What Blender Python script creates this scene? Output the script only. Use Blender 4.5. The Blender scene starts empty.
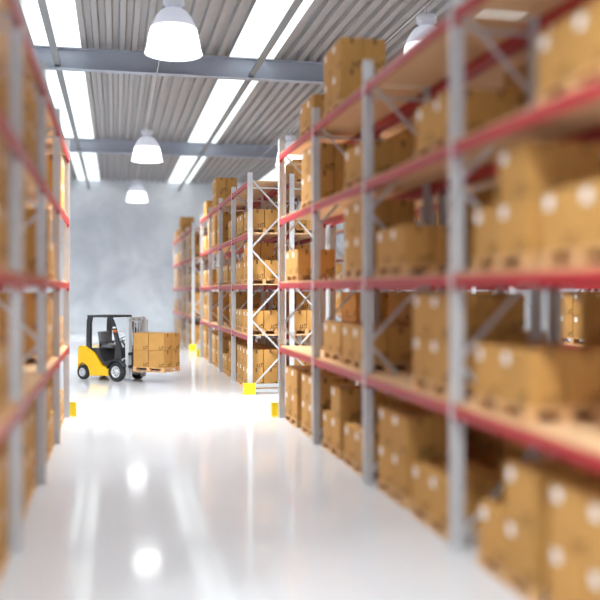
import bpy, math, random
from math import sin, cos, tan, pi, radians, atan2, hypot
from mathutils import Vector, Matrix

S = bpy.context.scene
COL = S.collection
random.seed(11)

# ------------------------------------------------------------------ materials
def lin(r, g, b):
    f = lambda c: (c / 255) / 12.92 if c / 255 <= 0.04045 else ((c / 255 + 0.055) / 1.055) ** 2.4
    return (f(r), f(g), f(b), 1.0)

def mat(name, rgb, rough=0.5, metal=0.0, spec=0.5, noise=0.0, nscale=6.0, rnd=0.0, bump=0.0, stretch=None, emit=None, estr=0.0, coat=0.0):
    m = bpy.data.materials.new(name); m.use_nodes = True
    nt = m.node_tree; N = nt.nodes; Lk = nt.links
    p = N['Principled BSDF']
    c = lin(*rgb)
    p.inputs['Base Color'].default_value = c
    p.inputs['Roughness'].default_value = rough
    p.inputs['Metallic'].default_value = metal
    p.inputs['Specular IOR Level'].default_value = spec
    p.inputs['Coat Weight'].default_value = coat
    if emit:
        p.inputs['Emission Color'].default_value = lin(*emit)
        p.inputs['Emission Strength'].default_value = estr
    if noise or rnd or bump:
        tc = N.new('ShaderNodeTexCoord')
        mp = N.new('ShaderNodeMapping')
        Lk.new(tc.outputs['Object'], mp.inputs['Vector'])
        if stretch: mp.inputs['Scale'].default_value = stretch
        tx = N.new('ShaderNodeTexNoise'); tx.inputs['Scale'].default_value = nscale; tx.inputs['Detail'].default_value = 5
        Lk.new(mp.outputs['Vector'], tx.inputs['Vector'])
        hsv = N.new('ShaderNodeHueSaturation'); hsv.inputs['Color'].default_value = c
        mr = N.new('ShaderNodeMapRange'); mr.inputs['From Min'].default_value = 0.3; mr.inputs['From Max'].default_value = 0.7
        mr.inputs['To Min'].default_value = 1 - noise; mr.inputs['To Max'].default_value = 1 + noise
        Lk.new(tx.outputs['Fac'], mr.inputs['Value'])
        if rnd:
            oi = N.new('ShaderNodeObjectInfo')
            m2 = N.new('ShaderNodeMapRange'); m2.inputs['To Min'].default_value = 1 - rnd; m2.inputs['To Max'].default_value = 1 + rnd
            Lk.new(oi.outputs['Random'], m2.inputs['Value'])
            mu = N.new('ShaderNodeMath'); mu.operation = 'MULTIPLY'
            Lk.new(mr.outputs['Result'], mu.inputs[0]); Lk.new(m2.outputs['Result'], mu.inputs[1])
            Lk.new(mu.outputs[0], hsv.inputs['Value'])
        else:
            Lk.new(mr.outputs['Result'], hsv.inputs['Value'])
        Lk.new(hsv.outputs['Color'], p.inputs['Base Color'])
        if bump:
            b = N.new('ShaderNodeBump'); b.inputs['Strength'].default_value = bump; b.inputs['Distance'].default_value = 0.01
            Lk.new(tx.outputs['Fac'], b.inputs['Height']); Lk.new(b.outputs['Normal'], p.inputs['Normal'])
    return m

M = {}
M['carton'] = mat('carton_board', (194, 145, 82), 0.75, spec=0.25, noise=0.05, nscale=5, rnd=0.07)
M['carton_fold'] = mat('carton_fold', (120, 78, 34), 0.8, spec=0.2)
M['ink'] = mat('carton_ink', (48, 34, 24), 0.7, spec=0.2)
M['tape'] = mat('parcel_tape', (124, 82, 42), 0.35)
M['label'] = mat('white_paper', (246, 244, 242), 0.6)
M['pallet'] = mat('pallet_wood', (216, 172, 124), 0.75, spec=0.2, noise=0.12, nscale=7, rnd=0.08, stretch=(1, 9, 9))
M['board'] = mat('shelf_chipboard', (228, 190, 148), 0.7, spec=0.25, noise=0.06, nscale=40)
M['red'] = mat('red_enamel', (174, 38, 46), 0.4, noise=0.03, nscale=3)
M['galv'] = mat('galvanised_steel', (202, 203, 207), 0.42, metal=0.25, noise=0.05, nscale=9)
M['rail'] = mat('grey_rail', (186, 188, 192), 0.4, metal=0.3)
M['guard'] = mat('guard_yellow', (250, 222, 30), 0.4, noise=0.03)
M['beam_steel'] = mat('painted_girder', (158, 164, 179), 0.4, noise=0.03, nscale=2)
M['bar_steel'] = mat('painted_purlin', (124, 125, 127), 0.5)
M['deck'] = mat('roof_deck_steel', (158, 155, 155), 0.5, metal=0.1, noise=0.03, nscale=2)
M['yellow'] = mat('truck_yellow', (255, 200, 0), 0.3, coat=0.4)
M['black'] = mat('truck_charcoal', (52, 53, 58), 0.45)
M['seat'] = mat('seat_vinyl', (118, 118, 122), 0.5)
M['rubber'] = mat('tyre_rubber', (40, 40, 42), 0.7, noise=0.1, nscale=20)
M['rim'] = mat('rim_silver', (215, 215, 220), 0.3, metal=0.4)
M['mast'] = mat('mast_steel', (212, 215, 220), 0.35, metal=0.3)
M['fork'] = mat('fork_steel', (70, 70, 74), 0.45, metal=0.4)
M['orange'] = mat('indicator_orange', (235, 110, 40), 0.3)
M['lampmetal'] = mat('lamp_enamel', (226, 230, 240), 0.35)
M['shade'] = mat('lamp_shade_glow', (226, 230, 242), 0.35, emit=(226, 230, 248), estr=0.32)  # faint emission added to brighten the dome, which renders dark from below
M['cable'] = mat('pale_wire', (214, 214, 216), 0.5)
M['glass'] = mat('lens_clear', (235, 240, 245), 0.1)

def emis(name, rgb, s):
    m = bpy.data.materials.new(name); m.use_nodes = True
    nt = m.node_tree
    for n in list(nt.nodes): nt.nodes.remove(n)
    e = nt.nodes.new('ShaderNodeEmission'); o = nt.nodes.new('ShaderNodeOutputMaterial')
    e.inputs['Color'].default_value = lin(*rgb); e.inputs['Strength'].default_value = s
    nt.links.new(e.outputs[0], o.inputs[0])
    return m
M['sky'] = emis('skylight_daylight', (243, 251, 252), 1.7)
M['bulb'] = emis('lamp_light', (249, 255, 251), 14.0)
M['skirt'] = emis('lamp_bloom', (250, 250, 255), 3.0)  # emission standing in for the bloom around the lamp rims

def floor_material():
    m = bpy.data.materials.new('polished_epoxy'); m.use_nodes = True
    nt = m.node_tree; N = nt.nodes; K = nt.links; p = N['Principled BSDF']
    tc = N.new('ShaderNodeTexCoord')
    n1 = N.new('ShaderNodeTexNoise'); n1.inputs['Scale'].default_value = 0.25; n1.inputs['Detail'].default_value = 6
    K.new(tc.outputs['Object'], n1.inputs['Vector'])
    cr = N.new('ShaderNodeValToRGB')
    cr.color_ramp.elements[0].position = 0.3; cr.color_ramp.elements[0].color = lin(210, 212, 220)
    cr.color_ramp.elements[1].position = 0.7; cr.color_ramp.elements[1].color = lin(221, 223, 230)
    K.new(n1.outputs['Fac'], cr.inputs['Fac']); K.new(cr.outputs['Color'], p.inputs['Base Color'])
    n2 = N.new('ShaderNodeTexNoise'); n2.inputs['Scale'].default_value = 1.2; n2.inputs['Detail'].default_value = 4
    K.new(tc.outputs['Object'], n2.inputs['Vector'])
    mr = N.new('ShaderNodeMapRange'); mr.inputs['To Min'].default_value = 0.07; mr.inputs['To Max'].default_value = 0.11
    K.new(n2.outputs['Fac'], mr.inputs['Value']); K.new(mr.outputs['Result'], p.inputs['Roughness'])
    p.inputs['Specular IOR Level'].default_value = 0.36
    return m
M['floor'] = floor_material()

def wall_material():
    m = bpy.data.materials.new('mottled_concrete'); m.use_nodes = True
    nt = m.node_tree; N = nt.nodes; K = nt.links; p = N['Principled BSDF']
    tc = N.new('ShaderNodeTexCoord')
    n1 = N.new('ShaderNodeTexNoise'); n1.inputs['Scale'].default_value = 0.35; n1.inputs['Detail'].default_value = 7; n1.inputs['Roughness'].default_value = 0.6
    n1.inputs['Distortion'].default_value = 0.6
    K.new(tc.outputs['Object'], n1.inputs['Vector'])
    cr = N.new('ShaderNodeValToRGB')
    cr.color_ramp.elements[0].position = 0.32; cr.color_ramp.elements[0].color = lin(196, 203, 212)
    cr.color_ramp.elements[1].position = 0.66; cr.color_ramp.elements[1].color = lin(232, 236, 242)
    K.new(n1.outputs['Fac'], cr.inputs['Fac']); K.new(cr.outputs['Color'], p.inputs['Base Color'])
    p.inputs['Roughness'].default_value = 0.8
    return m
M['wall'] = wall_material()

# ------------------------------------------------------------------ mesh helpers
class MB:
    """collects simple solids into one mesh; every face carries a material slot"""
    def __init__(s): s.v = []; s.f = []; s.m = []; s.sm = []
    def add(s, vs, fs, mi=0, smooth=False):
        o = len(s.v); s.v += [tuple(v) for v in vs]
        for f in fs: s.f.append(tuple(i + o for i in f)); s.m.append(mi); s.sm.append(smooth)
    def box(s, x0, x1, y0, y1, z0, z1, mi=0, bev=0.0):
        if bev:
            b = bev
            # chamfered box: every face inset, corners cut
            pts = []
            for x, sx in ((x0, 1), (x1, -1)):
                for y, sy in ((y0, 1), (y1, -1)):
                    for z, sz in ((z0, 1), (z1, -1)):
                        pts += [(x, y + sy * b, z + sz * b), (x + sx * b, y, z + sz * b), (x + sx * b, y + sy * b, z)]
            I = lambda i, j, k, a: ((i * 2 + j) * 2 + k) * 3 + a
            F = []
            for i in (0, 1):
                F.append((I(i,0,0,0), I(i,1,0,0), I(i,1,1,0), I(i,0,1,0)))
                F.append((I(0,i,0,1), I(1,i,0,1), I(1,i,1,1), I(0,i,1,1)))
                F.append((I(0,0,i,2), I(1,0,i,2), I(1,1,i,2), I(0,1,i,2)))
                for j in (0, 1):
                    F.append((I(i,j,0,0), I(i,j,1,0), I(i,j,1,1), I(i,j,0,1)))
                    F.append((I(i,0,j,0), I(i,1,j,0), I(i,1,j,2), I(i,0,j,2)))
                    F.append((I(0,i,j,1), I(1,i,j,1), I(1,i,j,2), I(0,i,j,2)))
                    for k in (0, 1):
                        F.append((I(i,j,k,0), I(i,j,k,1), I(i,j,k,2)))
            s.add(pts, F, mi)
        else:
            v = [(x, y, z) for x in (x0, x1) for y in (y0, y1) for z in (z0, z1)]
            s.add(v, [(0,1,3,2), (4,6,7,5), (0,4,5,1), (2,3,7,6), (0,2,6,4), (1,5,7,3)], mi)
    def quad(s, a, b, c, d, mi=0): s.add([a, b, c, d], [(0, 1, 2, 3)], mi)
    def prism(s, pts, axis, lo, hi, mi=0):
        """polygon pts (2-D) extruded along axis 0/1/2"""
        def P(p, t):
            q = list(p); q.insert(axis, t); return tuple(q)
        n = len(pts)
        vs = [P(p, lo) for p in pts] + [P(p, hi) for p in pts]
        fs = [tuple(range(n)), tuple(range(2 * n - 1, n - 1, -1))]
        fs += [(i, i + n, (i + 1) % n + n, (i + 1) % n) for i in range(n)]
        s.add(vs, fs, mi)
    def tube(s, pts, r, n=8, mi=0, caps=True):
        P = [Vector(p) for p in pts]; R = r if isinstance(r, (list, tuple)) else [r] * len(P)
        rings = []
        up = None
        for i, p in enumerate(P):
            t = ((P[min(i + 1, len(P) - 1)] - P[max(i - 1, 0)])).normalized()
            if up is None:
                up = Vector((0, 0, 1)) if abs(t.z) < 0.9 else Vector((1, 0, 0))
            a = (up - t * up.dot(t)).normalized(); b = t.cross(a); up = a
            rings.append([p + (a * cos(2 * pi * k / n) + b * sin(2 * pi * k / n)) * R[i] for k in range(n)])
        vs = [v for r_ in rings for v in r_]
        fs = [(i * n + k, i * n + (k + 1) % n, (i + 1) * n + (k + 1) % n, (i + 1) * n + k) for i in range(len(P) - 1) for k in range(n)]
        s.add(vs, fs, mi, True)
        if caps:
            s.add(rings[0], [tuple(range(n))], mi); s.add(rings[-1], [tuple(range(n - 1, -1, -1))], mi)
    def bar(s, a, b, w, h, mi=0, side=None):
        """rectangular bar from a to b: w along side vector, h across"""
        a = Vector(a); b = Vector(b); t = (b - a).normalized()
        sd = Vector(side) if side else (Vector((0, 0, 1)) if abs(t.z) < 0.9 else Vector((1, 0, 0)))
        sd = (sd - t * sd.dot(t)).normalized(); u = t.cross(sd)
        vs = [p + sd * (i * w / 2) + u * (j * h / 2) for p in (a, b) for i, j in ((-1, -1), (1, -1), (1, 1), (-1, 1))]
        s.add(vs, [(0,1,2,3), (7,6,5,4), (0,4,5,1), (1,5,6,2), (2,6,7,3), (3,7,4,0)], mi)
    def lathe(s, prof, n=40, axis='z', c=(0, 0, 0), mi=0, smooth=True):
        vs = []
        for r, h in prof:
            for k in range(n):
                a = 2 * pi * k / n
                x, y = r * cos(a), r * sin(a)
                vs.append((c[0] + x, c[1] + y, c[2] + h) if axis == 'z' else (c[0] + x, c[1] + h, c[2] + y))
        fs = [(i * n + k, i * n + (k + 1) % n, (i + 1) * n + (k + 1) % n, (i + 1) * n + k) for i in range(len(prof) - 1) for k in range(n)]
        s.add(vs, fs, mi, smooth)
    def mesh(s, name, mats):
        me = bpy.data.meshes.new(name)
        me.from_pydata(s.v, [], s.f)
        for m in (mats if isinstance(mats, (list, tuple)) else [mats]): me.materials.append(m)
        me.polygons.foreach_set('material_index', s.m)
        me.polygons.foreach_set('use_smooth', s.sm)
        import bmesh
        bm = bmesh.new(); bm.from_mesh(me); bmesh.ops.recalc_face_normals(bm, faces=bm.faces); bm.to_mesh(me); bm.free()
        me.update()
        return me
    def build(s, name, mats, parent=None, loc=None):
        return link(name, s.mesh(name, mats), parent, loc)

def link(name, me, parent=None, loc=None, rot=None):
    o = bpy.data.objects.new(name, me); COL.objects.link(o)
    if parent: o.parent = parent
    if loc: o.location = loc
    if rot: o.rotation_euler = rot
    return o

def tag(o, label=None, cat=None, group=None, kind=None):
    if label: o['label'] = label
    if cat: o['category'] = cat
    if group: o['group'] = group
    if kind: o['kind'] = kind
    return o

def empty(name, loc, label, cat, group=None, rz=0):
    o = bpy.data.objects.new(name, None); COL.objects.link(o)
    o.location = loc; o.rotation_euler = (0, 0, rz); o.empty_display_size = 0.2
    return tag(o, label, cat, group)

# ------------------------------------------------------------------ the building
X_L, X_R, Y_F, Y_B, H = -10.0, 19.5, -12.0, 59.4, 10.3
f = MB(); f.box(X_L - .2, X_R + .2, Y_F - .2, Y_B + .2, -.2, 0)
tag(f.build('floor', M['floor']), 'glossy white epoxy warehouse floor', 'floor', kind='structure')
for nm, b in (('wall_back', (X_L - .2, X_R + .2, Y_B, Y_B + .2)), ('wall_front', (X_L - .2, X_R + .2, Y_F - .2, Y_F)),
              ('wall_left', (X_L - .2, X_L, Y_F, Y_B)), ('wall_right', (X_R, X_R + .2, Y_F, Y_B))):
    w = MB(); w.box(*b, 0, H + .3)
    tag(w.build(nm, M['wall']), {'wall_back': 'mottled pale grey concrete end wall'}.get(nm, 'plain grey concrete hall wall ' + nm.split('_')[1]), 'wall', kind='structure')

# trapezoidal roof deck with daylight strips let into it
SKY = [(-7.72 - .71, -7.72 + .71), (-2.43, -1.01), (3.57, 5.03), (9.6, 11.0), (15.6, 17.0)]
def deck_profile(x0, x1):
    pts = []; n = max(1, round((x1 - x0) / 0.39)); p = (x1 - x0) / n
    for i in range(n):
        b = x0 + i * p
        pts += [(b, 0), (b + .40 * p, 0), (b + .50 * p, .14), (b + .90 * p, .14)]
    pts.append((x1, 0))
    return pts
d = MB()
edges = [X_L] + [e for s_ in SKY for e in s_] + [X_R]
for i in range(0, len(edges), 2):
    pr = deck_profile(edges[i], edges[i + 1])
    vs = [(x, y, H + z) for y in (Y_F, Y_B) for x, z in pr]; n = len(pr)
    d.add(vs, [(k, k + 1, k + 1 + n, k + n) for k in range(n - 1)])
d.box(X_L - .2, X_R + .2, Y_F - .2, Y_B + .2, H + .30, H + .34)
tag(d.build('ceiling', M['deck']), 'grey corrugated steel roof deck', 'ceiling', kind='structure')
SKYWHERE = ('out beyond the left-side rack', 'along the top of the left-side rack', 'along the top of the right-side racks', 'over the second aisle racks', 'by the outer wall')
wi = 0
for (a, b) in SKY:
    wi += 1
    g = MB(); g.box(a + .005, b - .005, Y_F, Y_B, H + .02, H + .05)
    tag(g.build('window_%d' % wi, M['sky']), 'long bright daylight strip in the roof, ' + SKYWHERE[wi - 1], 'skylight', 'roof daylight strips', 'structure')
ti = 0
LAMP_W = 5400
WIRES = (-4.8, 1.28, 7.25, 13.5)
for gy in (-4.7, 11.2, 27.2, 43.2):
    ti += 1
    g = MB()
    zb = 9.645
    g.box(X_L, X_R, gy - .16, gy + .16, zb, zb + .03)
    g.box(X_L, X_R, gy - .16, gy + .16, H - .03, H - .002)
    g.box(X_L, X_R, gy - .012, gy + .012, zb + .03, H - .03)
    for wx in WIRES: g.box(wx - .03, wx + .0, gy - .14, gy - .012, zb + .03, H - .03)
    tag(g.build('trim_%d' % ti, M['beam_steel']), 'blue grey steel roof girder spanning the hall, ' + {-4.7: 'behind the camera', 11.2: 'above the near racks', 27.2: 'crossing in front of the forklift lamp', 43.2: 'the one before the end wall'}[gy], 'girder', 'roof girders', 'structure')
for (a, b) in SKY:
    ti += 1
    c = (a + b) / 2
    g = MB(); g.box(c - .09, c + .09, Y_F, Y_B, 9.725, 9.795); g.box(c - .03, c + .03, Y_F, Y_B, 9.795, 9.86)
    tag(g.build('trim_%d' % ti, M['bar_steel']), 'slim grey bar under the daylight strip ' + SKYWHERE[SKY.index((a, b))], 'bar', 'bars under the daylight strips', 'structure')

# ------------------------------------------------------------------ pendant lamps on their wires
wname = {-4.8: 'behind the left-side rack', 1.28: 'above the aisle with the forklift', 7.25: 'above the second aisle', 13.5: 'above the outer aisle'}
for wx in WIRES:
    g = MB(); g.tube([(wx, Y_F, 9.611), (wx, Y_B, 9.611)], .016, 6)
    tag(g.build('lamp_wire', M['cable']), 'thin pale wire under the girders, ' + wname[wx], 'wire', 'lamp wires')
def lamp_meshes():
    R = .60
    hk = MB(); hk.tube([(0, 0, 1.29), (0, 0, 1.494)], .03, 8); hk.lathe([(0, 1.30), (.05, 1.30), (.05, 1.25), (0, 1.25)], 12)
    cap = MB(); cap.lathe([(0, 1.26), (.22, 1.26), (.24, 1.23), (.24, 1.10), (.21, 1.07), (0.17, 1.06), (.17, .98), (0, .98)], 32)
    sh = MB()
    prof = [(.17, .98), (.24, .97), (.32, .91), (.40, .80), (.47, .66), (.51, .55)]
    sh.lathe(prof, 40); sh.lathe([(r - .012, h) for r, h in prof], 40)
    sk = MB()  # lower bell as an added glowing band, the lamp's bloom given a shape
    p2 = [(.51, .55), (.55, .40), (.575, .26), (.60, .12), (.625, .03), (.64, 0)]
    sk.lathe(p2, 40); sk.lathe([(r - .012, h) for r, h in p2], 40)
    df = MB(); df.lathe([(0, .05), (.3, .05), (.50, .06), (.54, .09)], 40, smooth=False)
    return [('hook', hk.mesh('hook', M['cable'])), ('ballast_housing', cap.mesh('ballast_housing', M['lampmetal'])),
            ('shade', sh.mesh('shade', M['shade'])), ('bloom_skirt', sk.mesh('bloom_skirt', M['skirt'])), ('diffuser', df.mesh('diffuser', M['bulb']))]
LM = lamp_meshes()
where = {3.15: 'close to the camera', 19.15: 'over the first roof span', 35.2: 'over the middle roof span', 51.3: 'over the last roof span', -9.0: 'by the front wall'}
for wx in WIRES:
    for ly in (-9.0, 3.15, 19.15, 35.2, 51.3):
        t = empty('pendant_lamp', (wx, ly, 8.1), 'white bell shaped pendant lamp %s, %s' % (where[ly], wname[wx]), 'lamp', 'high bay pendant lamps')
        for nm, me in LM: link(nm, me, t)
        li = bpy.data.lights.new('lamp_beam', 'SPOT'); li.energy = LAMP_W * ((.66 if wx < 5 else .12) if ly < 10 else .62 if ly > 50 else .85 if ly > 30 else 1 if wx < 5 else .6); li.spot_size = radians(128); li.spot_blend = .7; li.shadow_soft_size = .5; li.color = (.95, 1, .975)
        link('lamp_beam', li, t, (0, 0, -.02))

# ------------------------------------------------------------------ racks
BAY, DEPTH, POST, TOP = 3.285, 1.06, .11, (6.15, 6.03)
LEV = (1.57, 2.97, 4.38, 5.80)          # tops of the beams
def rack_meshes():
    d = {}
    for pi_, tp in enumerate(TOP):
      p = MB()          # C-section post, web towards -x (the aisle side), origin on the outer face
      p.prism([(0, -.055), (.13, -.055), (.13, -.030), (.122, -.030), (.122, -.047), (.008, -.047), (.008, .047), (.122, .047), (.122, .030), (.13, .030), (.13, .055), (0, .055)], 2, .012, tp)
      d['post', pi_] = p.mesh('post', M['galv'])
    b = MB(); b.box(-.02, .15, -.075, .075, 0, .012)
    for x in (-.01, .11): b.tube([(x, .065, .012), (x, .065, .028)], .011, 6)
    d['base_plate'] = b.mesh('base_plate', M['galv'])
    g = MB(); L = BAY - POST     # beam along y, front face at x=0, top at z=0
    g.prism([(.0, -.12), (.05, -.12), (.05, -.03), (.035, -.03), (.035, 0), (0, 0)], 1, -L / 2, L / 2)
    for sy in (-1, 1):     # hooked end plate against the post
        ya, yb = sorted((sy * (L / 2 - .035), sy * L / 2)); g.box(-.003, .052, ya, yb, -.17, .03)
    d['beam'] = g.mesh('beam', M['red'])
    q = MB(); q.box(.02, DEPTH - .02, -L / 2 + .004, L / 2 - .004, 0.001, .026)
    d['shelf_board'] = q.mesh('shelf_board', M['board'])
    return d
RM = rack_meshes()
ZIG = (5.88, 4.92, 3.96, 3.00, 2.04, 1.08, .13)

def brace_mesh(z0, z1, kind):
    b = MB(); a = .075
    if kind == 'd': b.bar((a, 0, z0), (DEPTH - a, 0, z1), .045, .025, side=(0, 0, 1))
    else: b.bar((a, 0, z0), (DEPTH - a, 0, z0), .04, .025, side=(0, 0, 1))
    return b.mesh('brace', M['galv'])
BM = []
for i in range(6):
    za, zb = ZIG[i], ZIG[i + 1]
    BM.append(brace_mesh(za, zb, 'd') if i % 2 == 0 else brace_mesh(zb, za, 'd'))
BM.append(brace_mesh(5.62, 0, 'h')); BM.append(brace_mesh(.18, 0, 'h'))

def make_rack(x0, face, y0, nb, label):
    """x0: aisle-side plane, face -1: that side looks towards -x; y0: near end"""
    rt = empty('pallet_rack', (x0, y0, 0), label, 'rack', 'pallet racks', 0)
    sx = 1 if face < 0 else -1
    for k in range(nb + 1):
        y = k * BAY
        for s in (0, 1):
            x = 0 if s == 0 else DEPTH * sx
            flip = (s == 1) ^ (face > 0)
            po = link('post', RM['post', 0 if y0 < 20 else 1], rt, (x, y, 0), (0, 0, pi if flip else 0))
            link('base_plate', RM['base_plate'], po)
        for me in BM:
            link('brace', me, rt, (0, y, 0), (0, 0, 0) if face < 0 else (0, 0, pi))
    for k in range(nb):
        y = (k + .5) * BAY
        for z in LEV:
            for s in (0, 1):
                x = (0.004 if s == 0 else DEPTH - .004) * sx
                flip = (s == 1) ^ (face > 0)
                link('beam', RM['beam'], rt, (x, y, z), (0, 0, pi if flip else 0))
            link('shelf_board', RM['shelf_board'], rt, (0, y, z), (0, 0, 0 if face < 0 else pi))
    return rt

# ------------------------------------------------------------------ cartons and pallets
CL, CW, CH = .578, .382, .512
def carton_meshes():
    c = MB(); hx, hy = CW / 2, CL / 2
    c.box(-hx, hx, -hy, hy, 0, CH, 0, .004)
    e = .0015
    # flap seam along the top
    c.quad((-.003, -hy, CH + e), (.003, -hy, CH + e), (.003, hy, CH + e), (-.003, hy, CH + e), 1)
    # handling marks: two up arrows over a bar and a goblet, at the foot of each face
    def marks(P, w):
        def arrow(u, v, s):
            c.add([P(u - .10 * s, v), P(u + .10 * s, v), P(u + .10 * s, v + .5 * s), P(u - .10 * s, v + .5 * s)], [(0, 1, 2, 3)], 2)
            c.add([P(u - .3 * s, v + .5 * s), P(u + .3 * s, v + .5 * s), P(u, v + s)], [(0, 1, 2)], 2)
        s = .07; u0 = w / 2 - .165; v0 = .05
        arrow(u0, v0, s); arrow(u0 + .062, v0, s)
        c.add([P(u0 - .03, v0 - .018), P(u0 + .092, v0 - .018), P(u0 + .092, v0 - .006), P(u0 - .03, v0 - .006)], [(0, 1, 2, 3)], 2)
        u = u0 + .125
        c.add([P(u - .025, v0 + .085), P(u + .025, v0 + .085), P(u + .016, v0 + .045), P(u - .016, v0 + .045)], [(0, 1, 2, 3)], 2)
        c.add([P(u - .004, v0 + .045), P(u + .004, v0 + .045), P(u + .004, v0), P(u - .004, v0)], [(0, 1, 2, 3)], 2)
        c.add([P(u - .022, v0), P(u + .022, v0), P(u + .022, v0 - .01), P(u - .022, v0 - .01)], [(0, 1, 2, 3)], 2)
    marks(lambda u, v: (u, -hy - e, v), CW)
    marks(lambda u, v: (-u, hy + e, v), CW)
    marks(lambda u, v: (-hx - e, -u, v), CL)
    marks(lambda u, v: (hx + e, u, v), CL)
    t = MB(); tw, dn = .026, .105
    t.box(-tw, tw, -hy - .002, hy + .002, CH + .0005, CH + .003)
    t.box(-tw, tw, -hy - .003, -hy - .0006, CH - dn, CH + .003)
    t.box(-tw, tw, hy + .0006, hy + .003, CH - dn, CH + .003)
    l = MB(); l.box(-hx - .003, -hx - .0006, .10, .225, CH - .155, CH - .045)
    return c.mesh('carton', [M['carton'], M['carton_fold'], M['ink']]), t.mesh('tape', M['tape']), l.mesh('shipping_label', M['label'])
CM, TM, LBM = carton_meshes()

PL, PW, PH = 1.2, .8, .144
def pallet_meshes():
    dk = MB()
    for i in range(7):
        x = -PW / 2 + i * (PW - .085) / 6
        dk.box(x, x + .085, -PL / 2, PL / 2, PH - .022, PH)
    for y in (-PL / 2 + .06, 0, PL / 2 - .06): dk.box(-PW / 2, PW / 2, y - .05, y + .05, PH - .044, PH - .0225)
    br = MB()
    br.box(-.05, .05, -PL / 2, PL / 2, 0, .022)
    for y in (-PL / 2 + .06, 0, PL / 2 - .06): br.box(-.049, .049, y - .06, y + .06, .0225, PH - .0445)
    return dk.mesh('deck', M['pallet']), br.mesh('bearer', M['pallet'])
PD, PB = pallet_meshes()

CARTONS = []       # (loc, rz, label, key, group)
def ranges(t):
    out = set()
    for q in t.split(','):
        a, _, b = q.partition('-'); out.update(range(int(a), int(b or a) + 1))
    return out
PALLETS = []
KEEP = ranges('0-106,108-117,119-133,135-137,139,143-152,154,157-162,166,168-169,172,175-176,178,182,184-187,190-193,200,205-208,212,214-215,220-222,228-229,238-242,246-252,254-265,267-274,276-280,282,284-288,290-292,294,302,307,316,326,334-340,347,356')  #KEEP
def make_pallet(loc, rz, label, group):
    PALLETS.append(loc)
    if KEEP is not None and len(PALLETS) - 1 not in KEEP: return
    t = empty('pallet', loc, label, 'pallet', group, rz)
    link('deck', PD, t)
    for x in (-PW / 2 + .05, 0, PW / 2 - .05): link('bearer', PB, t, (x, 0, 0))
    return t

def make_carton(loc, rz, label, group):
    o = link('carton', CM, None, loc, (0, 0, rz)); tag(o, label, 'carton', group)
    link('tape', TM, o); link('shipping_label', LBM, o)
    return o

LEVNAME = ('floor level', 'lowest shelf', 'second shelf', 'third shelf', 'top shelf')
ORD = ('first', 'second', 'third', 'fourth')
SHIFT = {('near right-side rack', 3, 0, 0): .17, ('near right-side rack', 4, 2, 1): -.15, ('near right-side rack', 0, 0, 0): -.13, ('near right-side rack', 0, 0, 1): -.12}
def fill(rname, gname, x0, face, y0, table, tilt=.012):
    rng = random.Random(rname)
    sx = 1 if face < 0 else -1
    xc = x0 + sx * (.08 + PW / 2 + .02)
    for lev, bays in table.items():
        z0 = 0 if lev == 0 else LEV[lev - 1] + .027
        for b, pair in enumerate(bays):
            for h, code in enumerate(pair):
                if code == 'E': continue
                yc = y0 + b * BAY + BAY * (.27 if h == 0 else .73) + rng.uniform(-.05, .05) + SHIFT.get((rname, lev, b, h), 0)
                xx = xc + rng.uniform(-.02, .02)
                hn = ('near', 'far')[h]
                rot = 0 if face < 0 else pi
                make_pallet((xx, yc, z0), rot, 'wooden pallet, %s half of %s bay from camera, %s, %s' % (hn, ORD[b], LEVNAME[lev], rname), 'pallets in the ' + gname)
                for layer in (0, 1):
                    for cy in (0, 1):
                        for cx in (0, 1):
                            if layer == 1 and (code == '1' or (code == 'N' and cy == 1) or (code == 'F' and cy == 0)): continue
                            zz = z0 + PH + .001 + layer * (CH + .008)
                            px = xx + sx * (-.2 if cx == 0 else .2) + rng.uniform(-.003, .003)
                            py = yc + (-.3 if cy == 0 else .3) + rng.uniform(-.003, .003)
                            lb = '%s %s %s carton, %s pallet, %s bay from camera, %s, %s' % (
                                ('lower', 'upper')[layer], ('outer', 'inner')[cx], ('near', 'far')[cy], hn, ORD[b], LEVNAME[lev], rname)
                            CARTONS.append(((px, py, zz), rot + rng.uniform(-.006, .006), lb, 'cartons in the ' + gname))

def barrier(x0, face, y, out, label, width):
    """floor-mounted end guard: two yellow corner shields joined by a double grey rail"""
    sx = 1 if face < 0 else -1
    t = empty('rack_guard', (x0, y, 0), label, 'guard rail', 'rack end guards')
    W = width
    for s in (0, 1):
        g = MB()
        xa = -.14 if s == 0 else W + .02
        d_ = 1 if s == 0 else -1
        lo, hi = sorted((xa * sx, (xa + d_ * .32) * sx))
        ylo, yhi = sorted((out * .15, out * .162)); g.box(lo, hi, ylo, yhi, .004, .31)
        y2, y3 = sorted((out * .149, out * .01))
        lo, hi = sorted((xa * sx, (xa + d_ * .012) * sx)); g.box(lo, hi, y2, y3, .004, .31)
        lo, hi = sorted(((xa + d_ * .0125) * sx, (xa + d_ * .12) * sx)); g.box(lo, hi, min(out * .02, out * .148), max(out * .02, out * .148), 0, .012)
        g.build('corner_shield', M['guard'], t)
    for z in (.06, .20):
        g = MB(); lo, hi = sorted((.185 * sx, (W - .305) * sx))
        ya, yb = sorted((out * .105, out * .148))
        g.box(lo, hi, ya, yb, z, z + .085)
        g.build('rail', M['rail'], t)
    return t

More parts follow.
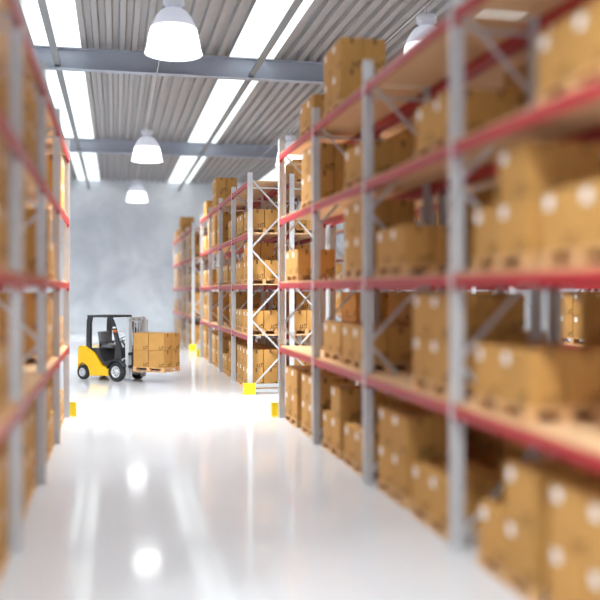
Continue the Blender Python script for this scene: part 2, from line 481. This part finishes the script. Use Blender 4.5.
X1 = 3.535; X2 = X1 + 2 * DEPTH + .10          # aisle sides of the double row
XC = 10.06; XD = XC + 2 * DEPTH + .10
XL = -.985
Y1 = 18.45 - 4 * BAY; Y2 = 22.95; Y3 = 40.2; YL = 19.5 - 4 * BAY
E = 'E'
tR1 = {0: ['2N', '12', '1N', '22'], 1: ['E1', '2E', '11', 'EE'], 2: ['1N', 'E1', '2E', 'E1'], 3: ['1E', '1E', '1E', '2E'], 4: ['EE', 'EE', 'E2', '1E']}
tR2 = {0: ['22', '21', '22', '12'], 1: ['11', '2E', '1E', '21'], 2: ['F1', '11', '1E', '11'], 3: ['11', '1E', '22', '21'], 4: ['EE', 'EE', 'E2', 'E1']}
tR3 = {0: ['22', '21', '12', '22'], 1: ['21', '12', '2E', '11'], 2: ['11', '1N', '2E', '12'], 3: ['12', 'E1', '21', '11'], 4: ['EE', 'EE', 'E2', 'E1']}
tL = {0: ['22', '12', '2N', '21'], 1: ['21', '1E', 'E2', '11'], 2: ['12', '2E', '1N', '1E'], 3: ['21', 'E2', '1E', '12'], 4: ['1E', 'EE', 'EE', 'EE']}
def rtable(seed, over={}):
    r = random.Random(seed); t = {}
    for lev in range(5):
        w = {0: '222221', 4: 'EEE1'}.get(lev, '222112E')
        t[lev] = [r.choice(w) + r.choice(w) for _ in range(4)]
    for (l, b), v in over.items(): t[l][b] = v
    return t
tB1 = rtable(3, {(1, 3): '22', (1, 2): '22', (1, 1): 'EF', (2, 3): 'EE', (2, 2): 'E1', (2, 0): '21', (3, 3): 'EE', (3, 2): 'E2', (3, 1): '21', (4, 3): 'EE', (4, 2): 'EE', (4, 1): 'EE', (4, 0): 'EE', (1, 0): '22', (2, 1): '22'})
tB2 = rtable(5, {(0, 0): '22', (1, 0): '12', (2, 0): '12', (3, 0): '11', (4, 0): '1E'})
RACKS = [
    ('left-side rack', 'left-side rack', XL, 1, YL, tL, 'left-side pallet rack with red beams, close along the aisle edge'),
    ('near right-side rack', 'near right-side rack', X1, -1, Y1, tR1, 'near right-side pallet rack with red beams and blurred grey posts'),
    ('middle right-side rack', 'middle right-side rack', X1, -1, Y2, tR2, 'middle right-side pallet rack with bright white end post and yellow guard'),
    ('far right-side rack', 'far right-side rack', X1, -1, Y3, tR3, 'far right-side pallet rack ending before the concrete wall'),
    ('rack backing near one', 'rack backing the near right-side rack', X2, 1, Y1, tB1, 'pallet rack standing back to back behind the near right-side rack'),
    ('rack backing middle one', 'rack backing the middle right-side rack', X2, 1, Y2, tB2, 'pallet rack standing back to back behind the middle right-side rack'),
    ('rack backing far one', 'rack backing the far right-side rack', X2, 1, Y3, rtable(7), 'pallet rack standing back to back behind the far right-side rack'),
    ('second aisle near rack', 'near rack across the second aisle', XC, -1, Y1, rtable(8), 'near pallet rack across the second aisle, seen through shelves'),
    ('second aisle middle rack', 'middle rack across the second aisle', XC, -1, Y2, rtable(9), 'middle pallet rack across the second aisle, seen through shelves'),
    ('second aisle far rack', 'far rack across the second aisle', XC, -1, Y3, rtable(14), 'far pallet rack across the second aisle, seen through shelves'),
    ('outer aisle near rack', 'near rack facing the outer aisle', XD, 1, Y1, rtable(15), 'near pallet rack facing the outer aisle, seen through shelves'),
    ('outer aisle middle rack', 'middle rack facing the outer aisle', XD, 1, Y2, rtable(10), 'middle pallet rack facing the outer aisle, seen through shelves'),
]
for rn, gn, x0, face, y0, tab, lb in RACKS:
    make_rack(x0, face, y0, 4, lb)
    fill(rn, gn, x0, face, y0, tab)
    yn, yf = y0, y0 + 4 * BAY
    if x0 in (X2, XD): continue
    wd = DEPTH if x0 == XL else 2 * DEPTH + .10
    if y0 > 20: barrier(x0, face, yn - .08, -1, 'yellow cornered guard rail at near end of ' + gn, wd)
    if y0 < 39: barrier(x0, face, yf + .08, 1, 'yellow cornered guard rail at far end of ' + gn, wd)

# ------------------------------------------------------------------ forklift
def forklift(loc, rz):
    T = empty('forklift', loc, 'yellow and black forklift truck carrying a loaded pallet', 'forklift', None, rz)
    # counterweight and lower body
    b = MB()
    side = [(-.93, .30), (-.90, 1.00), (-.84, 1.06), (-.56, 1.06), (-.24, .86), (.10, .45), (.36, .42), (.36, .16), (-.40, .13), (-.43, .28), (-.50, .42), (-.60, .50), (-.72, .53), (-.84, .48), (-.91, .38)]
    b.prism(side, 1, -.52, .52)
    o = b.build('counterweight', M['yellow'], T)
    bv = o.modifiers.new('bevel', 'BEVEL'); bv.width = .03; bv.segments = 3; bv.limit_method = 'ANGLE'
    # dark cab body
    c = MB()
    c.prism([(-.56, 1.0), (-.10, 1.0), (-.02, .86), (.14, .60), (.36, .60), (.40, .66), (.56, .66), (.60, 1.02), (.72, 1.08), (.82, 1.04), (.86, .60), (.86, .30), (.30, .30), (.30, .46), (.11, .49), (-.23, .87)], 1, -.47, .47)
    o = c.build('cab_body', M['black'], T)
    bv = o.modifiers.new('bevel', 'BEVEL'); bv.width = .02; bv.segments = 2; bv.limit_method = 'ANGLE'
    for s in (-1, 1):   # front wing over each drive wheel
        w = MB(); pts = []
        for k in range(9):
            a = radians(165 - k * 17); pts.append((.70 + .37 * cos(a), .30 + .37 * sin(a)))
        for k in range(8, -1, -1):
            a = radians(165 - k * 17); pts.append((.70 + .345 * cos(a), .30 + .345 * sin(a)))
        w.prism(pts, 1, *(sorted((s * .36, s * .58))))
        w.build('fender', M['black'], T)
    # seat
    s_ = MB(); s_.box(-.22, .26, -.25, .25, 1.00, 1.12, 0, .03)
    s_.build('seat', M['seat'], T)
    k = MB(); k.prism([(-.28, 1.10), (-.16, 1.10), (-.22, 1.48), (-.27, 1.52), (-.36, 1.50)], 1, -.24, .24)
    o = k.build('backrest', M['seat'], T)
    bv = o.modifiers.new('bevel', 'BEVEL'); bv.width = .03; bv.segments = 3
    for s in (-1, 1):
        a = MB(); a.box(-.20, .10, s * .30 - .03, s * .30 + .03, 1.16, 1.22, 0, .015); a.box(-.20, -.15, s * .30 - .02, s * .30 + .02, 1.02, 1.17)
        a.build('armrest', M['black'], T)
    # steering column, wheel
    st = MB(); st.tube([(.64, 0, 1.02), (.46, 0, 1.24)], .03, 10)
    sc = st.build('steering_column', M['black'], T)
    sw = MB(); cen = Vector((.46, 0, 1.25)); ax = Vector((.63, 0, -.77)).normalized(); uu = Vector((0, 1, 0)); vv = ax.cross(uu)
    ring = [cen + (uu * cos(2 * pi * q / 24) + vv * sin(2 * pi * q / 24)) * .17 for q in range(25)]
    sw.tube(ring, .014, 8, caps=False)
    for q in (0, 8, 16): sw.tube([cen, ring[q]], .01, 6)
    sw.build('steering_wheel', M['black'], T)
    for q, y in enumerate((-.2, -.27, -.34)):
        lv = MB(); lv.tube([(.66, y, 1.05), (.58, y, 1.22)], .009, 6); lv.lathe([(0, 1.20), (.018, 1.205), (.02, 1.225), (.012, 1.245), (0, 1.247)], 10, c=(.575, y, 0))
        lv.build('lever', M['black'], T)
    # overhead guard
    for s in (-1, 1):
        r = MB(); r.prism([(-.58, .98), (-.40, .98), (-.40, 1.12), (-.395, 1.80), (-.34, 1.97), (-.50, 1.99), (-.55, 1.88)], 1, s * .46 - .04, s * .46 + .04); r.build('guard_pillar', M['black'], T)
        r = MB(); r.prism([(.70, 1.02), (.84, 1.02), (.585, 1.78), (.50, 1.93), (.40, 2.0), (.30, 1.97), (.44, 1.86)], 1, s * .46 - .04, s * .46 + .04); r.build('guard_pillar', M['black'], T)
    ro = MB()
    for s in (-1, 1): ro.bar((-.50, s * .46, 2.005), (.42, s * .46, 2.005), .06, .08)
    for x in (-.49, .40): ro.bar((x, -.5, 2.005), (x, .5, 2.005), .06, .08)
    for q in range(6): ro.bar((-.36 + q * .14, -.44, 2.01), (-.36 + q * .14, .44, 2.01), .03, .045)
    ro.build('guard_roof', M['black'], T)
    # wheels
    def wheel(x, y, r, w, s):
        t = MB(); h = w / 2
        prof = [(r * .60, -h * .9), (r * .80, -h), (r * .95, -h * .86), (r, -h * .6), (r, h * .6), (r * .95, h * .86), (r * .80, h), (r * .60, h * .9)]
        t.lathe(prof, 36, 'y', (0, 0, 0))
        for q in range(18):   # tread lugs
            a = 2 * pi * q / 18
            t.bar((r * .985 * cos(a), -h * .7, r * .985 * sin(a)), (r * .985 * cos(a + .1), h * .7, r * .985 * sin(a + .1)), .03, .02, side=(cos(a + pi / 2), 0, sin(a + pi / 2)))
        wo = t.build('wheel', M['rubber'], T, (x, y, r))
        m_ = MB(); m_.lathe([(r * .60, -h * .9), (r * .60, h * .9)], 32, 'y')
        ro_ = s * h
        m_.lathe([(r * .60, ro_ * .9), (r * .54, ro_ * .88), (r * .48, ro_ * .55), (r * .25, ro_ * .5), (r * .22, ro_ * .9), (r * .10, ro_ * .95), (0, ro_ * .95)], 32, 'y')
        for q in range(6):
            a = 2 * pi * q / 6
            m_.tube([(r * .36 * cos(a), ro_ * .5, r * .36 * sin(a)), (r * .36 * cos(a), ro_ * .72, r * .36 * sin(a))], r * .05, 6)
        for q in range(8):
            a = 2 * pi * (q + .5) / 8; cx, cz = r * .42 * cos(a), r * .42 * sin(a)
            m_.tube([(cx, ro_ * .5, cz), (cx, ro_ * .545, cz)], r * .075, 8, 1)
        m_.build('rim', [M['rim'], M['rubber']], wo)
    for s in (-1, 1):
        wheel(.70, s * .48, .30, .17, s); wheel(-.72, s * .45, .225, .15, s)
    # mast: two fixed rails, inner rails, crossbars, cylinders, chains
    MX = .96
    for s in (-1, 1):
        m_ = MB(); y = s * .36
        m_.prism([(MX, -.045), (MX + .13, -.045), (MX + .13, -.03), (MX + .015, -.03), (MX + .015, .03), (MX + .13, .03), (MX + .13, .045), (MX, .045)], 2, .10, 1.98)
        m_.build('mast_rail', M['mast'], T, (0, y, 0))
        m_ = MB(); m_.box(MX + .03, MX + .14, s * .28 - .03, s * .28 + .03, .16, 2.0); m_.build('inner_rail', M['mast'], T)
        m_ = MB(); m_.tube([(MX + .02, s * .20, .2), (MX + .02, s * .20, 1.3)], .035, 10); m_.tube([(MX + .02, s * .20, 1.3), (MX + .02, s * .20, 1.93)], .02, 8); m_.build('lift_cylinder', M['rim'], T)
        m_ = MB(); m_.tube([(.72, s * .42, .60), (.87, s * .42, .68)], .035, 10); m_.tube([(.87, s * .42, .68), (MX + .01, s * .40, .73)], .02, 8); m_.build('tilt_cylinder', M['rim'], T)
        m_ = MB(); m_.bar((MX + .09, s * .13, .55), (MX + .09, s * .13, 1.93), .035, .015, side=(0, 1, 0)); m_.build('chain', M['fork'], T)
    for z in (.22, 1.0, 1.88):
        m_ = MB(); m_.box(MX - .015, MX + .03, -.36, .36, z, z + .10); m_.build('crossbar', M['mast'], T)
    # carriage, backrest grid, forks
    cg = MB()
    for z in (.43, .82): cg.box(1.115, 1.155, -.45, .45, z, z + .09)
    for s in (-1, 1): cg.box(1.10, 1.155, s * .25 - .03, s * .25 + .03, .44, .94)
    cg.build('carriage', M['fork'], T)
    lb = MB()
    lb.box(1.115, 1.145, -.45, .45, 1.86, 1.90)
    for q in range(8):
        y = -.43 + q * .123; lb.box(1.115, 1.145, y - .012, y + .012, .91, 1.88)
    lb.build('load_backrest', M['mast'], T)
    for s in (-1, 1):
        fk = MB(); y = s * .20
        fk.prism([(1.16, .388), (1.21, .388), (2.25, .394), (2.25, .41), (1.21, .426), (1.205, .95), (1.16, .95)], 1, y - .055, y + .055)
        fk.build('fork', M['fork'], T)
    # lights
    for s in (-1, 1):
        l_ = MB(); l_.box(.60, .70, s * .52 - .05, s * .52 + .05, 1.52, 1.60, 0, .015); l_.build('indicator', M['orange'], T)
        l_ = MB(); l_.lathe([(0, -.02), (.05, -.02), (.055, .03), (0, .04)], 16, c=(.60, s * .50, 1.66)); l_.build('headlight', M['glass'], T)
    l_ = MB(); l_.box(.56, .64, -.56, -.50, 1.72, 1.84, 0, .01); l_.bar((.55, -.47, 1.78), (.6, -.53, 1.78), .015, .015); l_.build('mirror', M['black'], T)
    return T
A = radians(-42)
near_front = Vector((.02, 26.85, 0))
off = Matrix.Rotation(A, 3, 'Z') @ Vector((.70, -.55, 0))
FL = near_front - off
forklift(tuple(FL), A)
Rm = Matrix.Rotation(A, 3, 'Z')
pc = FL + Rm @ Vector((1.86, 0, 0))
PZ = .338
make_pallet((pc.x, pc.y, PZ), A + pi / 2, 'wooden pallet raised on the forklift forks', 'pallets')
for layer in (0, 1):
    for ax_ in (0, 1):
        for ay in (0, 1):
            q = pc + Rm @ Vector((-.3 if ax_ == 0 else .3, -.2 if ay == 0 else .2, 0))
            CARTONS.append(((q.x, q.y, PZ + PH + .001 + layer * (CH + .008)), A - pi / 2,
                            '%s carton on the forklift pallet, %s, %s' % (('lower', 'upper')[layer], ('by the mast', 'at fork tips')[ax_], ('on the side facing the camera', 'on the side facing the wall')[ay]), 'cartons on the forklift'))

# ------------------------------------------------------------------ cartons: individuals, and the rest of the stock
SHOW = ranges('8,10,12,14,16,18,20,22,24,26,28,30,32,36,38,40,46,50,52,62,64,66,68,70-72,74-76,84,90,92,94,96,98,100,102,104,106,110,112,114,128,130,132,134,136,138,144,148,150,152,154,160,162,164,166-168,170,172-180,182-186,188-190,192,194-196,198,200-204,206,208-210,212-218,220-222,224-230,232,234,236,238,240-244,246,248,250-252,254-256,258,260,262-264,266-268,270-272,274-276,278-280,282-284,286,288,290-292,294-296,298,300,302-304,308,310,312,314,316,320,322,324,326,330,332,338,342,346-348,350,352,356,358-360,362,366,370-371,374,378-380,382-384,386,390,392,394,398,400,404,408-410,412,414,416,418,420,424-426,428,432,434,444,448-450,452-453,456,460,464-465,496,516,520-521,536,556,572-573,594,602,630,634-635,661,663,665,667,669,671,673,687,689,713,717-719,722,733,735,737,739,745,749,751,753,755,777,779,781,783,803,805,807,817,819,825,827,845,868-869,871,876-877,879,888-889,924-925,927,956-957,968-969,1009,1011,1332,1334,1336,1338,1713,1717,1773,2272,2274-2276,2278-2279')  #SHOW
REST = ranges('0-7,9,11,13,15,21,25,29,31,33-35,37,41-45,47-49,54-61,73,77-78,80,82,86-89,91,95,108,111,115,118,120-122,124-126,140,142,146,149,153,156,158,161,163,165,169,181,187,191,197,199,205,207,211,219,223,231,233,237,247,259,293,297,299,301,305-307,309,311,313,318-319,321,323,325,327-329,331,333,336,339-341,343-345,349,351,353-355,357,361,364,367-368,372,376,381,388,396,402,406,421-422,430,438,442,446,454,458,461-462,466,468,470-472,474-484,486,488,490,492-495,497-502,504-506,508-515,517-518,522,524,526,530,532-535,537-540,542,546,548,550,552,554-555,557-558,560,562,564,566,568-570,574,576,578,580,582,584,586,588,590,592,595-596,598-600,603-604,606,608,610,612,614,616,618,620,626,628,631-632,636,638,640,642-660,662,664,666,668,670,672,674-675,677-679,681-686,688,690-691,693-695,697,702-709,711-712,715-716,720-721,723-725,727-729,731,734,738,740-744,746-747,757,759,761,763,765,768-769,771-772,775,784,789,791-793,795-797,799,801,812-813,815-816,820-824,826,828-835,840-844,846-847,860-861,864-865,870,872-873,875,881,883-885,895,899,901,903,905,907,911,915-917,919-921,923,932,935-936,939,948-949,951-953,955,959,961,963-965,967,971,973,975,977,979,981,983,985,987,1008,1016-1017,1020-1021,1025-1026,1029-1030,1047,1051,1069,1071,1073,1075-1077,1080-1081,1089,1093,1117,1121,1132-1133,1135-1137,1139,1143,1147,1149,1151,1153,1155,1164-1165,1168-1169,1173,1177,1179,1185,1229,1266,1270,1272,1274,1276,1278,1280,1282,1284-1286,1288-1290,1314,1318,1324,1326,1328,1330,1333,1335,1337,1339,1358,1360,1364,1366,1368,1404,1406,1408,1410,1412,1414,1416,1468,1476,1478,1484,1486,1488,1490,1492,1496-1498,1500-1502,1516-1524,1526,1528,1530,1534,1536,1538,1540-1542,1544-1546,1548,1550,1552,1554,1556,1558,1560,1562,1568,1570,1572,1574,1576,1578,1580,1582,1584,1586,1588-1590,1592-1594,1596-1598,1600-1602,1604-1606,1608,1610,1612,1614,1616,1618,1620,1624,1626,1628,1630,1632,1634,1636,1638,1640,1642,1644,1646,1648,1650,1656-1658,1660-1662,1664-1666,1668,1670,1672,1676,1678,1680,1682,1684-1686,1688-1689,1692,1694,1698,1700,1702,1706,1712,1714,1716,1718,1720,1722,1724,1728,1730,1732,1734,1736,1738,1740,1742,1744,1746,1748,1750,1756-1758,1760-1762,1768-1770,1772,1774,1776-1777,1782,1794,1808-1810,1812-1814,1816,1818,1820,1822,1824-1825,1828-1829,1840,1903,1907,1941,1943,1945,1947,2007,2068,2072,2133,2137,2139,2141,2143,2147,2151-2154,2156-2158,2163,2167-2168,2171,2227,2273,2277')  #REST
rest = MB()
def stock(me, mtx):
    o = len(rest.v)
    rest.v += [tuple(mtx @ v.co) for v in me.vertices]
    for p in me.polygons:
        rest.f.append(tuple(i + o for i in p.vertices)); rest.sm.append(False)
        rest.m.append({'carton_board': 0, 'carton_fold': 1, 'carton_ink': 2, 'parcel_tape': 3, 'white_paper': 4}[me.materials[p.material_index].name])
for i, (loc, rz, lb, gp) in enumerate(CARTONS):
    if SHOW is None or i in SHOW:
        make_carton(loc, rz, lb, gp)
    elif i in REST:
        mx = Matrix.Translation(loc) @ Matrix.Rotation(rz, 4, 'Z')
        for me in (CM, TM, LBM): stock(me, mx)
if rest.v:
    tag(rest.build('carton_stock', [M['carton'], M['carton_fold'], M['ink'], M['tape'], M['label']]), 'rest of the brown cartons, small or half hidden deep in the racks', 'cartons', kind='stuff')

# ------------------------------------------------------------------ camera, world
cam = bpy.data.cameras.new('camera'); co = bpy.data.objects.new('camera', cam); COL.objects.link(co)
co.location = (0, 0, 2.8); co.rotation_euler = (radians(90), 0, radians(-12.28))
cam.sensor_width = 36; cam.lens = 51.0; cam.shift_y = -.015; cam.clip_end = 300
cam.dof.use_dof = True; cam.dof.focus_distance = 24.0; cam.dof.aperture_fstop = .24
S.camera = co
w = bpy.data.worlds.new('World'); S.world = w; w.use_nodes = True
w.node_tree.nodes['Background'].inputs[0].default_value = (.8, .9, 1, 1); w.node_tree.nodes['Background'].inputs[1].default_value = 1.0
S.view_settings.view_transform = 'Standard'; S.view_settings.look = 'None'; S.view_settings.gamma = 1; S.view_settings.use_curve_mapping = False
S.view_settings.exposure = 0.0
S.cycles.use_denoising = True
S.cycles.max_bounces = 10; S.cycles.diffuse_bounces = 6
S.cycles.sample_clamp_indirect = 8
